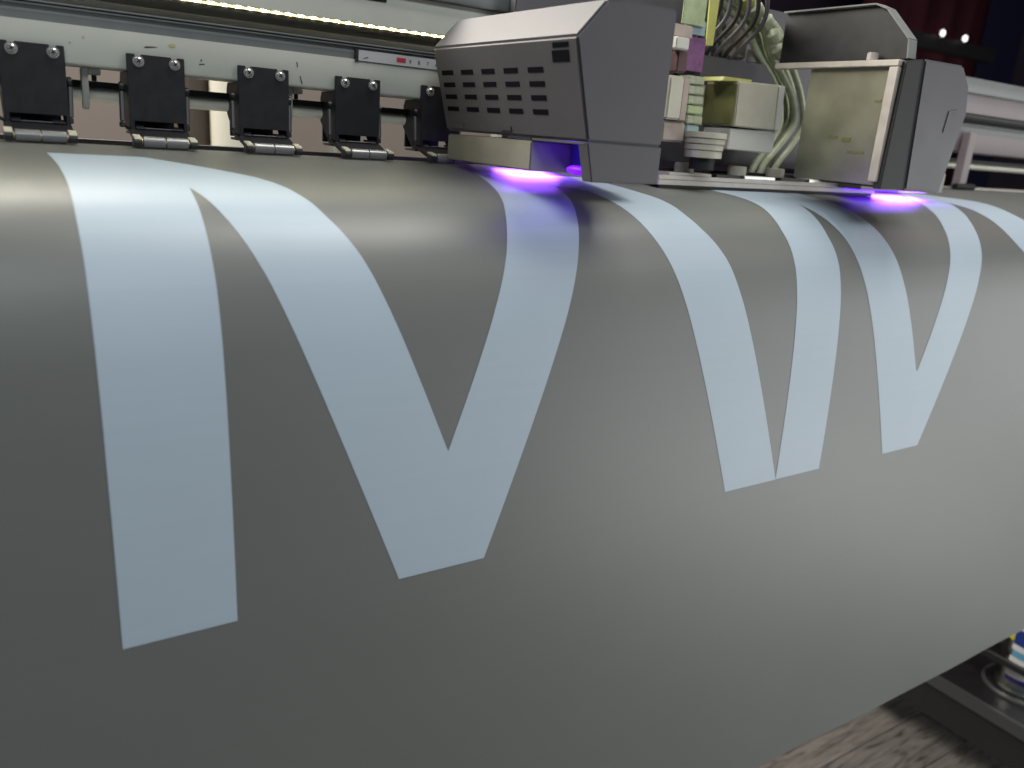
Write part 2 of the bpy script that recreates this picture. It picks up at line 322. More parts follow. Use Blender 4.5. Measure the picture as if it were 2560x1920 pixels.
L3_rin = [(0.2573, 1.1230), (0.2862, 1.0985), (0.3100, 1.0820), (0.3332, 1.0693), (0.3549, 1.0621), (0.3684, 1.0578), (0.3823, 1.0527), (0.3981, 1.0460), (0.4122, 1.0398), (0.4278, 1.0330), (0.4441, 1.0258), (0.4605, 1.0186), (0.4736, 1.0129), (0.4868, 1.0071), (0.5003, 1.0012), (0.5137, 0.9953), (0.5271, 0.9895)]
L3_rout = [(0.2447, 1.2170), (0.2732, 1.1892), (0.2969, 1.1695), (0.3190, 1.1540), (0.3394, 1.1451), (0.3625, 1.1387), (0.3836, 1.1322), (0.3967, 1.1265), (0.4117, 1.1199), (0.4277, 1.1129), (0.4469, 1.1044), (0.4686, 1.0949), (0.4868, 1.0868), (0.5068, 1.0780), (0.5278, 1.0688), (0.5489, 1.0595), (0.5701, 1.0502), (0.5918, 1.0406), (0.6136, 1.0310), (0.6355, 1.0214)]
L4_left = [(0.2447, 1.2170), (0.2546, 1.2149), (0.2633, 1.2150), (0.2715, 1.2159), (0.2796, 1.2167), (0.2884, 1.2162), (0.2976, 1.2147), (0.3060, 1.2143), (0.3138, 1.2155), (0.3217, 1.2176), (0.3299, 1.2203), (0.3372, 1.2231), (0.3449, 1.2265), (0.3527, 1.2312), (0.3604, 1.2373), (0.3678, 1.2446), (0.3749, 1.2531)]
L4_r = [(0.1866, 1.2523), (0.1915, 1.2620), (0.1964, 1.2723), (0.2014, 1.2828), (0.2064, 1.2930), (0.2116, 1.3025), (0.2169, 1.3109), (0.2223, 1.3178), (0.2278, 1.3226), (0.2378, 1.3277), (0.2471, 1.3283), (0.2578, 1.3241), (0.2700, 1.3183), (0.2829, 1.3136), (0.2956, 1.3100), (0.3066, 1.3101), (0.3152, 1.3154)]
def ext(E, a, b):
    """edge as X(s), continued straight past the traced ends"""
    def f(s):
        if s <= E[0][0]: p, q = E[0], E[min(2, len(E)-1)]
        elif s >= E[-1][0]: p, q = E[-3], E[-1]
        else:
            for p, q in zip(E, E[1:]):
                if p[0] <= s <= q[0]: break
        return p[1]+(q[1]-p[1])*(s-p[0])/(q[0]-p[0])
    return f
def rows(EL, ER, s0, s1, n=46, s0b=None, s1b=None):
    """strip between two edges; s0b / s1b let the right edge start or end at another height (slanting ends)"""
    fl, fr = ext(EL, s0, s1), ext(ER, s0, s1); out = []
    for i in range(n+1):
        s = s0+(s1-s0)*i/n; out.append((s, fl(s), fr(s)))
    return out
TOP = .172
g1 = [rows(L1_left, L1_diagouter, TOP+.0015, .2837, 16), rows(L1_left, L1_stemR, .2837, .6447), rows(L1_diaginner, L1_diagouter, .2837, .5345),
      rows(L1_diaginner, V_rout, .5345, .6435, 16), rows(V_rin, V_rout, .2325, .5345), rows(V_rin, L2_lr, TOP, .2325, 10), rows(L2_left, L2_lr, .2325, .636)]
g2 = [rows(L2_r_in, L3_lr, TOP, .2762, 14), rows(L2_r_in, L2_r_out, .2762, .6355), rows(L3_left, L3_lr, .2762, .5271), rows(L3_left, L3_rout, .5271, .6362, 16),
      rows(L3_rin, L3_rout, .2447, .5271), rows(L3_rin, L4_r, TOP, .2447, 10), rows(L4_left, L4_r, .2447, .635)]
tag(cloth_obj('printed_letter', g1, .0003, M['ink'], banner, 6), 'tall letter with an upright stem and a wide V at its foot')
tag(cloth_obj('printed_letter', g2, .0003, M['ink'], banner, 6), 'letter of slanting strokes with a narrow pointed foot')

# ---------------------------------------------------------------- the printer: beam, rails, platen, foot
prn = thing('wide_format_printer', 'large white and black banner printer with a long beam over its platen', 'printer')
XA, XB = -1.2, 2.8
Prism('beam_face', [(.005,.0245),(.06,.0245),(.06,-.009),(.009,-.009),(.0066,-.0082),(.0054,-.006)], 0, XA, 1.2, M['paint'], prn, bev=.0005)
Prism('beam_face', [(.005,.0245),(.06,.0245),(.06,-.009),(.009,-.009),(.0066,-.0082),(.0054,-.006)], 0, 1.2004, XB, M['dimpaint'], prn, bev=.0005)
Prism('beam_band', [(.007,.031),(.06,.031),(.06,.0247),(.007,.0247)], 0, XA, XB, M['grey'], prn, bev=0)
Prism('beam_band', [(.0085,.0362),(.06,.0362),(.06,.0312),(.0085,.0312)], 0, XA, XB, M['grey2'], prn, bev=0)
Prism('guide_rail', [(.004,.0382),(.0085,.0382),(.0085,.0364),(.004,.0364)], 0, XA, XB, M['grey'], prn, bev=.0003)
Prism('guide_rail', [(.002,.0406),(.0085,.0406),(.0085,.0391),(.002,.0391)], 0, XA, XB, M['grey'], prn, bev=.0003)
Prism('black_extrusion', [(.0087,.0364),(.0087,.0408),(.0105,.0475),(.0100,.0480),(.0070,.0572),(.06,.0572),(.06,.0364)], 0, XA, XB, M['gloss'], prn, bev=0)
Prism('cover_panel', [(.0042,.0592),(.0034,.0598),(.0024,.075),(.0036,.0925),(.07,.0925),(.07,.0592)], 0, XA, 1.2, M['paint'], prn, bev=.0008)
Prism('cover_panel', [(.0042,.0592),(.0034,.0598),(.0024,.075),(.0036,.0925),(.07,.0925),(.07,.0592)], 0, 1.2004, XB, M['dimpaint'], prn, bev=.0008)
Prism('cover_cap', [(-.004,.0928),(-.006,.098),(-.002,.118),(.07,.118),(.07,.0928)], 0, XA, XB, M['grey'], prn, bev=.0008)
Box('display_window', (.22, .3455, .0012, .006, .0835, .0915), M['gloss'], prn)
led = Box('led_strip', (-.9, .52, .0062, .009, .0577, .0585), M['ledstrip'], prn, bev=0)
chip = None
for i in range(64):
    x = -.27+.0125*i
    if chip is None:
        bm = bmesh.new(); box(bm, x-.0024, x+.0024, .0044, .0062, .0578, .0587); chip = link('led_chip', bm, M['led'], led)
        x0c = chip.location.x
    else:
        c = chip.copy(); COL.objects.link(c); c.location.x = x0c+.0125*i
# ruler label let into the face
lab = Prism('scale_label', [(.316,.0235),(.316,.0340),(.46,.0340),(.46,.0235)], 1, .0034, .0068, M['label'], prn, bev=0)
Box('label_slot', (.3125, .3158, .0030, .0068, .0222, .0345), M['rubber'], prn, bev=0)
Box('label_slot', (.3159, .46, .0040, .0068, .0226, .0234), M['grey'], prn, bev=0)
Box('red_marker', (.3600, .3705, .0030, .0034, .0268, .0312), M['red'], lab, bev=0)
for ch, x in (('9', .3760), ('8', .3866), ('7', .3973), ('6', .408)):
    cu = bpy.data.curves.new('scale_digit', 'FONT'); cu.body = ch; cu.size = .0056; cu.extrude = .0001; cu.align_x = 'CENTER'; cu.materials.append(M['print'])
    tmp = bpy.data.objects.new('digit_outline', cu); me = bpy.data.meshes.new_from_object(tmp); bpy.data.objects.remove(tmp); bpy.data.curves.remove(cu)
    o = bpy.data.objects.new('scale_digit', me); COL.objects.link(o); o.parent = lab
    o.rotation_euler = (R(90), 0, 0); o.location = Vector((x, .0033, .0264))-wpos(lab)
# ink smears and scuffs on the painted face
def smear(pts, m):
    bm = bmesh.new(); vs = [bm.verts.new((x, .0047, z)) for x, z in pts]; bm.faces.new(vs)
    ge = bmesh.ops.extrude_face_region(bm, geom=bm.faces[:])
    for v in [g for g in ge['geom'] if isinstance(g, bmesh.types.BMVert)]: v.co.y = .0051
    return link('ink_smear', bm, m, prn)
smear([(.1060,.0128),(.1085,.0136),(.1135,.0140),(.1180,.0142),(.1150,.0134),(.1110,.0127),(.1075,.0122)], M['stain'])
smear([(.1560,.0072),(.1570,.0078),(.1572,.0058),(.1562,.0055)], M['stain'])
smear([(.1545,.0033),(.1595,.0038),(.1596,.0030),(.1550,.0026)], M['stain'])
smear([(.2497,.0150),(.2506,.0149),(.2512,.0104),(.2505,.0096),(.2500,.0125)], M['stain'])
smear([(.2530,.0022),(.2537,.0020),(.2556,-.0035),(.2562,-.0062),(.2549,-.0050)], M['stain'])
smear([(.0555,.0160),(.0570,.0165),(.0577,.0154),(.0570,.0145),(.0558,.0147)], M['ystain'])
smear([(.1275,.0175),(.1310,.0186),(.1340,.0177),(.1338,.0158),(.1310,.0150),(.1280,.0160)], M['ystain'])
smear([(.0450,.0100),(.0456,.0104),(.0458,.0090),(.0452,.0088)], M['stain'])
smear([(.3215,.0262),(.3245,.0275),(.3268,.0278),(.3268,.0271),(.3240,.0266),(.3218,.0255)], M['stain']).location.y -= .0016
# shaft seen between the clamps
Tube('drive_shaft', (XA, .045, -.0318), (XB, .045, -.0318), .0066, M['steel'], prn, n=40)
Box('shaft_guard', (XA, XB, .034, .050, -.0254, -.0205), M['rubber'], prn, bev=.0004)
Box('rear_guide', (XA, XB, .095, .115, -.098, -.0755), M['rubber'], prn, bev=.0006)
# platen under the cloth, its front rounding and the foot with the can holder
pp = [p.copy() for p in PR if p.x > -.286 or p.y > -.24]
def inset(d):
    out = []
    for i, p in enumerate(pp):
        a, b = pp[max(i-1, 0)], pp[min(i+1, len(pp)-1)]; t = (b-a).normalized(); n = Vector((t.y, -t.x))
        if (abs(n.y) >= abs(n.x) and n.y < 0) or (abs(n.x) > abs(n.y) and n.x > 0): n = -n
        out.append((p.x-n.x*d, p.y-n.y*d))
    return out
pl = inset(.0012)
Prism('platen', pl+[(-.272, pl[-1][1]), (-.262,-.20), (-.235,-.145), (-.16,-.115), (.09,-.115)], 0, XA, XB, M['steel'], prn, bev=0)
Box('platen_edge', (1.30, XB, .004, .02, -.0752, -.0712), M['alu'], prn)
for x in (1.50,):
    Box('support_post', (x-.010, x+.014, -.012, .003, -.0705, .026), M['dimpaint'], prn, bev=.0015)
    Tube('post_foot', (x-.030, -.016, -.0695), (x+.032, -.016, -.0695), .0055, M['rubber'], prn)
Box('stand_leg', (1.5761, 1.7136, -0.06, 0.06, -1.1974, -0.117), M['tray'], prn, bev=.004)
# foot: a low black tray running front to back
Box('foot_beam', (1.5715, 1.8396, -0.7336, 0.4121, -1.163, -1.0622), M['tray'], prn, bev=.003)
Box('tray_edge', (1.5612, 1.571, -0.7336, 0.4121, -1.0851, -1.057), M['trayedge'], prn, bev=.0015)
Box('tray_bar', (1.6265, 1.638, -0.7336, 0.0, -0.9957, -0.9826), M['tray'], prn, bev=.001)
Box('bar_edge', (1.6242, 1.6317, -0.7336, 0.183, -0.9822, -0.9803), M['trayedge'], prn, bev=.0004)
bm = bmesh.new()
prof = [(0.0659, -1.062), (0.067, -1.0562), (0.0699, -1.0553), (0.0724, -1.0567), (0.0733, -1.062)]
ringv = []
for k in range(64):
    a = k*2*math.pi/64; ringv.append([bm.verts.new((1.7021+r*math.cos(a), -0.265+r*math.sin(a), z)) for r, z in prof])
for k in range(64):
    A, B = ringv[k], ringv[(k+1) % 64]
    for j in range(len(prof)): bm.faces.new((A[j], A[(j+1) % len(prof)], B[(j+1) % len(prof)], B[j]))
link('cup_ring', bm, M['trayedge'], prn, smooth=True, angle=60)

# ---------------------------------------------------------------- ink can standing in the ring
cx, cy, cz, cr = 1.7102, -0.2616, -1.0622, 0.0527
can = thing('ink_can', 'metal can with blue, white and yellow bands standing in the black tray', 'can', (cx, cy, cz))
def lathe(name, prof, m, a0=0, a1=360, n=48):
    bm = bmesh.new(); full = a1-a0 >= 360; cols = []
    for k in range(n if full else n+1):
        a = R(a0+(a1-a0)*k/n); cols.append([bm.verts.new((cx+r*math.cos(a), cy+r*math.sin(a), cz+z)) for r, z in prof])
    N = len(cols)
    for k in range(N if full else N-1):
        A, B = cols[k], cols[(k+1) % N]
        for j in range(len(prof)-1): bm.faces.new((A[j], A[j+1], B[j+1], B[j]))
    if full:
        bm.faces.new([c[0] for c in cols]); bm.faces.new([c[-1] for c in cols])
    return link(name, bm, m, can, smooth=True, angle=35)
lathe('can_body', [(cr-.003, 0), (cr+.001, .0006), (cr+.0025, .0035), (cr+.001, .007), (cr, .009), (cr, .198), (cr-.004, .204), (.028, .211), (.026, .224)], M['can'])
def band(name, z0, z1, m, a0, a1): return lathe(name, [(cr-.001, z0), (cr+.0006, z0), (cr+.0006, z1), (cr-.001, z1)], m, a0, a1)
band('label_band', 0.0252, 0.0361, M['cannavy'], 164, 330); band('label_band', 0.0363, 0.0493, M['canwhite'], 163, 330)
band('label_band', 0.0687, 0.0800, M['canwhite'], 162, 330); band('label_band', 0.0802, 0.0951, M['cansky'], 166, 330)
band('label_band', 0.0953, 0.1077, M['canwhite'], 162, 330); band('label_band', 0.1079, 0.1421, M['canblue'], 162, 330)
band('label_band', 0.1423, 0.1948, M['canwhite'], 166, 330); band('label_band', 0.1123, 0.1833, M['canyellow'], 100, 161.5)

# ---------------------------------------------------------------- pinch roller clamps screwed to the beam
def clamp(label):
    t = thing('pinch_roller_clamp', label, 'clamp', (.115, 0, 0), 'pinch roller clamps along the beam'); x = .09
    out = [(x,.0058),(x+.0072,.0058),(x+.0072,.001),(x+.0124,.001),(x+.0124,.0058),(x+.0386,.0058),(x+.0386,.001),(x+.0438,.001),(x+.0438,.0058),(x+.05,.0058),
           (x+.05,-.0625),(x+.0475,-.0625),(x+.0475,-.0528),(x+.0040,-.0528),(x+.0040,-.0625),(x,-.0625)]
    Prism('clamp_plate', out, 1, 0, .0042, M['black'], t, bev=.0004)
    for s in (0, 1):
        fx_ = x if s == 0 else x+.0475
        Prism('side_flange', [(.0044,-.0098),(.042,-.0098),(.046,-.016),(.046,-.040),(.020,-.0625),(.0044,-.0625)], 0, fx_, fx_+.0025, M['black'], t)
    for sx in (.0098, .0412):
        bm = bmesh.new(); prof = [(.0005,-.0031),(.0024,-.0029),(.0034,-.0020),(.0036,-.0012),(.0036,-.0008),(.0050,-.0008),(.0050,-.0001)]; cols = []
        for k in range(28):
            a = k*2*math.pi/28; cols.append([bm.verts.new((x+sx+r*math.cos(a), y, -.0002+r*math.sin(a))) for r, y in prof])
        for k in range(28):
            A, B = cols[k], cols[(k+1) % 28]
            for j in range(len(prof)-1): bm.faces.new((A[j], A[j+1], B[j+1], B[j]))
        bm.faces.new([c[0] for c in cols]); bm.faces.new([c[-1] for c in cols])
        sc = link('screw', bm, M['chrome'], t, smooth=True, angle=28)
        bm = bmesh.new(); a = R(random.uniform(20, 70))
        for q in (a, a+math.pi/2):
            d = Vector((math.cos(q), 0, math.sin(q))); e = Vector((-d.z, 0, d.x))*.00042; c0 = Vector((x+sx, 0, -.0002))
            vs = [c0+d*.0019+e, c0-d*.0019+e, c0-d*.0019-e, c0+d*.0019-e]
            y0 = -.00312 if q == a else -.00316
            A = [bm.verts.new((v.x, y0, v.z)) for v in vs]; B = [bm.verts.new((v.x, -.0016, v.z)) for v in vs]
            bm.faces.new(A); bm.faces.new(B[::-1])
            for i in range(4): bm.faces.new((A[i], A[(i+1) % 4], B[(i+1) % 4], B[i]))
        link('cross_slot', bm, M['vent'], sc)
    # sloping fork that carries the two rollers
    Prism('roller_fork', [(-.0005,-.0606),(.006,-.0592),(.006,-.0632),(-.0230,-.0712),(-.0248,-.0690)], 0, x-.0012, x+.0512, M['black'], t)
    for a, b in ((.0046, .0125), (.0365, .0470)):
        Prism('fork_ear', [(-.0012,-.0597),(.003,-.0565),(.012,-.0565),(.012,-.0585),(.0062,-.0585)], 0, x+a, x+b, M['black'], t)
    Box('clamp_back', (x+.0026, x+.0474, .0445, .0470, -.062, -.0100), M['rubber'], t)
    Box('clamp_floor', (x+.0026, x+.0474, .0150, .0440, -.0655, -.0630), M['rubber'], t)
    Tube('fork_pin', (x+.0126, -.0005, -.0592), (x+.0364, -.0005, -.0592), .0008, M['trayedge'], t, n=12)
    for a, b in ((-.0032, .0034), (.0448, .0516)):
        Prism('roller_bearing', [(-.0248,-.0652),(-.0362,-.0672),(-.0375,-.0700),(-.0362,-.0748),(-.0240,-.0748)], 0, x+a, x+b, M['cast'] if False else M['black'], t, bev=.0006)
        Prism('bearing_lit_top', [(-.0243,-.0640),(-.0362,-.0664),(-.0368,-.0680),(-.0243,-.0660)], 0, x+a+.0002, x+b-.0002, M['cream'], t, bev=.0002)  # cream plate stands for the light on the black bearing's top
    for a, b in ((.0049, .0236), (.0245, .0436)):
        Tube('roller', (x+a, -.0310, -.0703), (x+b, -.0310, -.0703), .0052, M['roller'], t, n=36, bev=.0004)
    for a in (.0035, .0237, .0437):
        Tube('axle_ring', (x+a, -.0310, -.0703), (x+a+.0011, -.0310, -.0703), .0030, M['brass'], t, n=16)
    for sx, dy in ((-.0052, .0), (.0530, .004)):
        Tube('lever_pivot', (x+sx-.0018, .006+dy, -.0238), (x+sx+.0018, .006+dy, -.0238), .0046, M['gloss'], t, n=20, bev=.0005)
        bm = bmesh.new(); tube(bm, (x+sx, .005+dy, -.0275), (x+sx-.0015, -.001+dy, -.0540), .0023, 12)
        lv = link('tension_lever', bm, M['trayedge'], t, smooth=True, bev=.0005)
        Tube('lever_knob', (x+sx-.0018, -.001+dy, -.0545), (x+sx-.0020, -.0015+dy, -.0590), .0024, M['rubber'], t, n=14, bev=.0004)
        Tube('lever_link', (x+sx-.0016, -.001+dy, -.0562), (x+(.001 if sx < 0 else .049), .003, -.0600), .0016, M['rubber'], t, n=10)
    return t
c0 = clamp('black pinch roller clamp second along the beam, just right of a cast shaft hook')
labels = ['black pinch roller clamp at the near end of the beam, cut by the picture edge', None,
          'black pinch roller clamp third along the beam, its edge against the second shaft hook',
          'black pinch roller clamp fourth along the beam, tinted purple, last one in full view',
          'black pinch roller clamp half hidden behind the grey print carriage']
for i, lb in enumerate(labels):
    if lb is None: continue
    c = copy_tree(c0); c.location.x = .115+.1*(i-1); c['label'] = lb
# cast hooks that hold the shaft
def hook(label):
    t = thing('shaft_hook', label, 'bracket', (.0565, .03, -.012), 'cast hooks holding the shaft under the beam')
    Prism('hook_arm', [(.020,-.0098),(.034,-.0098),(.034,-.024),(.031,-.028),(.0310,-.036),(.034,-.041),(.031,-.0462),(.024,-.0455),(.0215,-.038)], 0, .0545, .0600, M['cast'], t, bev=.0008)
    Box('hook_foot', (.0602, .0705, .020, .036, -.0152, -.0098), M['cast'], t, bev=.0006)
    Tube('hook_screw', (.0655, .027, -.0205), (.0655, .027, -.0154), .0022, M['rubber'], t, n=12)
    return t
h0 = hook('pale cast hook under the beam between the first and second clamps')
h = copy_tree(h0); h.location.x += .191; h['label'] = 'pale cast hook under the beam touching the third clamp'

# ---------------------------------------------------------------- print carriage
YF = -.289
car = thing('print_carriage', 'grey print carriage with open ink bay and purple ultraviolet lamps over the cloth', 'print carriage', (.66, -.16, -.07))
def ring_faces(bm, A, B, caps=True):
    n = len(A); a = [bm.verts.new(p) for p in A]; b = [bm.verts.new(p) for p in B]
    if caps: bm.faces.new(a); bm.faces.new(b[::-1])
    for i in range(n): bm.faces.new((a[i], a[(i+1) % n], b[(i+1) % n], b[i]))
# end cover that flares outward, with a sloping roof
YR = -.038
sec = [(.4025,-.040),(.3810,.0415),(.4095,.0725),(.4270,.0748),(.4880,.0748),(.4880,-.040)]
bm = bmesh.new(); prism(bm, sec, 1, YF, YR); lc = link('end_cover', bm, M['cover'], car, bev=.0022, smooth=True, angle=30)
Prism('front_skirt', [(.4026,-.0402),(.4112,-.0735),(.4880,-.0728),(.4880,-.0402)], 1, YF, YF+.014, M['cover'], car, bev=.0008)
def side_x(z): return .4112-(z+.0735)*.2645
def vent(y0, y1, z0, z1, name='vent_slot', m='vent', d=.00025):
    bm = bmesh.new()
    ring_faces(bm, [(side_x(z0)-d, y0, z0), (side_x(z0)-d, y1, z0), (side_x(z1)-d, y1, z1), (side_x(z1)-d, y0, z1)],
                   [(side_x(z0)+.001, y0, z0), (side_x(z0)+.001, y1, z0), (side_x(z1)+.001, y1, z1), (side_x(z1)+.001, y0, z1)])
    return link(name, bm, M[m], lc)
for zc in (.0172, .0057, -.0058, -.0176):
    for k in range(5):
        y = -.224+.0405*k; vent(y-.0118, y+.0118, zc-.0022, zc+.0022)
vent(-.2765, -.254, .0335, .0375); vent(-.2760, -.252, .0225, .0315, 'latch_recess')
vent(-.079, -.053, -.0365, -.0318, 'cover_clip', 'cover', .0012); vent(-.171, -.152, -.0355, -.0312, 'cover_clip', 'cover', .0012)
# ultraviolet lamp at the cover's foot
lb_ = Box('lamp_box', (.4035, .545, -.203, -.040, -.0705, -.0432), M['lampbox'], car, bev=.0012)
Box('uv_emitter', (.462, .528, -.086, -.042, -.0718, -.0707), M['uvglow'], lb_, bev=0)
Box('lamp_housing', (.450, .487, -.274, -.2035, -.0705, -.0402), M['housing'], car, bev=.001)
bm = bmesh.new(); bmesh.ops.create_uvsphere(bm, u_segments=20, v_segments=12, radius=1, matrix=Matrix.Translation((.4215, -.252, -.0655)) @ Matrix.Diagonal((.0045, .014, .0042, 1)))
link('lamp_lens', bm, M['uvlens'], car, smooth=True)
Box('uv_emitter', (.408, .446, -.266, -.212, -.0412, -.0404), M['uvfill'], car, bev=0)  # added emitter that tints the recess walls and the cloth violet
Box('glow_shield', (.4028, .4058, -.285, -.204, -.0428, -.0403), M['cover'], car, bev=.0003)  # added to hide the bright edge of the recess emitter
Tube('lens_holder', (.420, -.252, -.0655), (.451, -.252, -.0655), .0035, M['housing'], car)
# bay: back wall, base plate, stand-offs
Box('bay_back', (.4885, 1.02, -.026, -.014, -.058, .150), M['cover'], car, bev=.001)
Box('bay_wall', (.4885, .4925, -.262, -.0755, -.056, .060), M['black'], car, bev=.0006)
bp_ = Box('base_plate', (0.6362, 1.060, -0.1301, -0.0985, -0.0822, -0.0762), M['alu'], car, bev=.0006)
Box('shade_strip', (.640, 1.055, -.1290, -.1262, -.0858, -.0824), M['rubber'], car, bev=0)  # black strip standing for the shaded cloth under the base plate
Box('plate_rim', (0.6362, 1.060, -0.1306, -0.1263, -0.0759, -0.0711), M['alu'], car, bev=.0005)
Box('head_clamp', (0.656, 0.7275, -0.1263, -0.102, -0.0759, -0.0675), M['alu'], car, bev=.0008)
Box('head_clamp', (0.7352, 0.7786, -0.1263, -0.102, -0.0759, -0.0675), M['black'], car, bev=.0008)
Box('head_clamp', (0.7862, 0.845, -0.1263, -0.102, -0.0759, -0.0675), M['chrome'], car, bev=.0008)
Box('head_clamp', (0.8552, 0.9063, -0.1263, -0.102, -0.0759, -0.0675), M['black'], car, bev=.0008)
Box('head_clamp', (0.9139, 0.9727, -0.1263, -0.102, -0.0759, -0.0675), M['chrome'], car, bev=.0008)
Box('head_clamp', (0.9829, 1.0659, -0.1263, -0.102, -0.0759, -0.0675), M['steel'], car, bev=.0008)
Box('print_head', (0.6636, 0.7594, -0.0931, -0.0356, -0.0759, -0.0641), M['black'], car, bev=.001)
Box('print_head', (0.7786, 0.8744, -0.0931, -0.0356, -0.0759, -0.0641), M['black'], car, bev=.001)
Box('print_head', (0.8935, 0.9893, -0.0931, -0.0356, -0.0759, -0.0641), M['black'], car, bev=.001)
Tube('stand_off', (0.7013, -0.1033, -0.0759), (0.7013, -0.1033, -0.0564), 0.0121, M['cream'], car, n=20, bev=.0008)
Tube('stand_off', (0.7958, -0.1033, -0.0759), (0.7958, -0.1033, -0.0564), 0.0121, M['cream'], car, n=20, bev=.0008)
Tube('stand_off', (0.8699, -0.1033, -0.0759), (0.8699, -0.1033, -0.0564), 0.0121, M['cream'], car, n=20, bev=.0008)
Tube('stand_off', (0.9331, -0.1033, -0.0759), (0.9331, -0.1033, -0.0564), 0.0121, M['cream'], car, n=20, bev=.0008)
# dampers, valves and films
dm = Prism('ink_damper', [(0.7433,0.0424),(0.8236,0.0444),(0.8272,-0.0103),(0.7457,-0.0096)], 1, -0.1336, -0.0801, M['cream'], car, bev=.0014)
Prism('damper_frame', [(0.8135,0.043),(0.8234,0.0439),(0.8266,-0.0096),(0.8171,-0.0091)], 1, -0.1362, -0.134, M['white'], dm, bev=.0004)
Box('damper_side', (0.7409, 0.743, -0.1324, -0.0824, -0.0076, 0.0385), M['olive'], dm, bev=.0003)
Prism('damper_lid', [(0.7201,0.04),(0.7701,0.043),(0.7713,0.046),(0.7225,0.0454)], 1, -0.1288, -0.092, M['yellow'], dm, bev=.0008)
Prism('damper_base', [(0.7427,-0.0123),(0.826,-0.0115),(0.8251,-0.0377),(0.7421,-0.0367)], 1, -0.1312, -0.086, M['white'], car, bev=.001)
Box('ink_damper', (0.7296, 0.763, -0.0824, -0.0622, -0.0112, 0.037), M['cream'], car, bev=.001)
bm = bmesh.new()
for z0, z1, r in ((-0.0486, -0.0403, 0.022), (-0.0398, -0.0332, 0.0228), (-0.0327, -0.0266, 0.0238), (-0.0263, -0.0195, 0.0252)):
    tube(bm, (0.6969, -0.136, z0), (0.6969, -0.136, z1), r, 32)
link('ribbed_valve', bm, M['cream'], car, smooth=True, bev=.0006)
Tube('valve_stem', (0.6969, -0.136, -0.0623), (0.6969, -0.136, -0.0486), 0.0149, M['rubber'], car, n=24)
Box('ink_filter', (0.6374, 0.66, -0.1288, -0.1003, -0.0088, 0.0388), M['cream'], car, bev=.002)
Box('filter_strip', (0.6603, 0.6707, -0.1265, -0.1027, -0.0091, 0.0382), M['tan'], car, bev=.001)
Box('filter_foot', (0.6392, 0.6749, -0.1241, -0.092, -0.0332, -0.0106), M['tan'], car, bev=.002)
Box('connector_block', (0.6749, 0.7011, -0.1193, -0.1003, 0.0329, 0.0424), M['tube'], car, bev=.0012)
Box('connector_block', (0.6761, 0.7023, -0.1193, -0.1003, 0.0219, 0.0315), M['tube'], car, bev=.0012)
Box('connector_block', (0.6773, 0.7035, -0.1193, -0.1003, 0.011, 0.0205), M['tube'], car, bev=.0012)
Box('connector_block', (0.6785, 0.7046, -0.1193, -0.1003, 0, 0.0096), M['green'], car, bev=.0012)
Box('connector_block', (0.6797, 0.7058, -0.1193, -0.1003, -0.0109, -0.0014), M['tube'], car, bev=.0012)
Box('connector_block', (0.682, 0.7035, -0.1181, -0.1003, -0.0272, -0.0123), M['blue'], car, bev=.0012)
Box('tube_fitting', (0.6326, 0.6529, -0.136, -0.1193, 0.0658, 0.0787), M['white'], car, bev=.0012)
Box('wine_clip', (0.6457, 0.6606, -0.1277, -0.1122, 0.043, 0.0654), M['wine'], car, bev=.0012)
Box('tan_clip', (0.6344, 0.6678, -0.1241, -0.1074, 0.0793, 0.0936), M['tan'], car, bev=.0016)
Box('magenta_film', (0.663, 0.6969, -0.1169, -0.1152, 0.0472, 0.084), M['magenta'], car, bev=.0004)
Box('green_film', (0.6493, 0.6844, -0.1229, -0.1211, 0.0948, 0.1679), M['green'], car, bev=.0004)
Box('blue_film', (0.6582, 0.6904, -0.1199, -0.1181, 0.0858, 0.1013), M['blue'], car, bev=.0004)
Prism('yellow_film', [(0.6969,0.1679),(0.7148,0.1679),(0.7136,0.0787),(0.7029,0.0775)], 1, -0.1122, -0.1092, M['yellow'], car, bev=.0004)
Prism('valve_bracket', [(0.7296,0.0721),(0.8486,0.0721),(0.8689,0.0537),(0.8712,0.0472),(0.7308,0.0412)], 1, -0.0789, -0.0622, M['cover'], car, bev=.0008)
Box('ink_pouch', (0.81, 0.8445, -0.0455, -0.0336, 0.0787, 0.1203), M['tan'], car, bev=.002)
Tube('pouch_fitting', (0.8599, -0.0455, 0.0763), (0.8599, -0.0455, 0.093), 0.0101, M['white'], car, n=20, bev=.001)
path = [(0.7558,0.1525),(0.7879,0.137),(0.8153,0.1263),(0.8403,0.112),(0.8546,0.0954),(0.8677,0.0811),(0.8879,0.0644),(0.9093,0.0418),(0.9224,0.0156),(0.9212,-0.0046),(0.9034,-0.0296),(0.8831,-0.0522),(0.8730,-0.0720)]
for k, (dx, dy, r, m) in enumerate(((0, 0, .0050, 'tube'), (.0100, .007, .0050, 'tube'), (-.0095, .012, .0048, 'tube'), (.005, .019, .0048, 'green'), (-.018, .005, .0045, 'tube'), (.0143, -.007, .0043, 'tube'))):
    bm = bmesh.new(); sweep(bm, [(x+dx+(.004*math.sin(k*2+i)), -0.0741+dy, z+.3*dx) for i, (x, z) in enumerate(path)], r)
    link('ink_tube', bm, M[m], car, smooth=True, angle=80)
for k in range(5):
    x, z = [(0.7879,0.1406),(0.8082,0.1311),(0.8296,0.1203),(0.8463,0.1061),(0.8605,0.0894)][k]
    Tube('tube_clip', (x-.005, -0.086, z+.004), (x+.005, -0.086, z-.004), .0092, M['yellow' if k == 0 else 'tube'], car, n=16, bev=.0008)
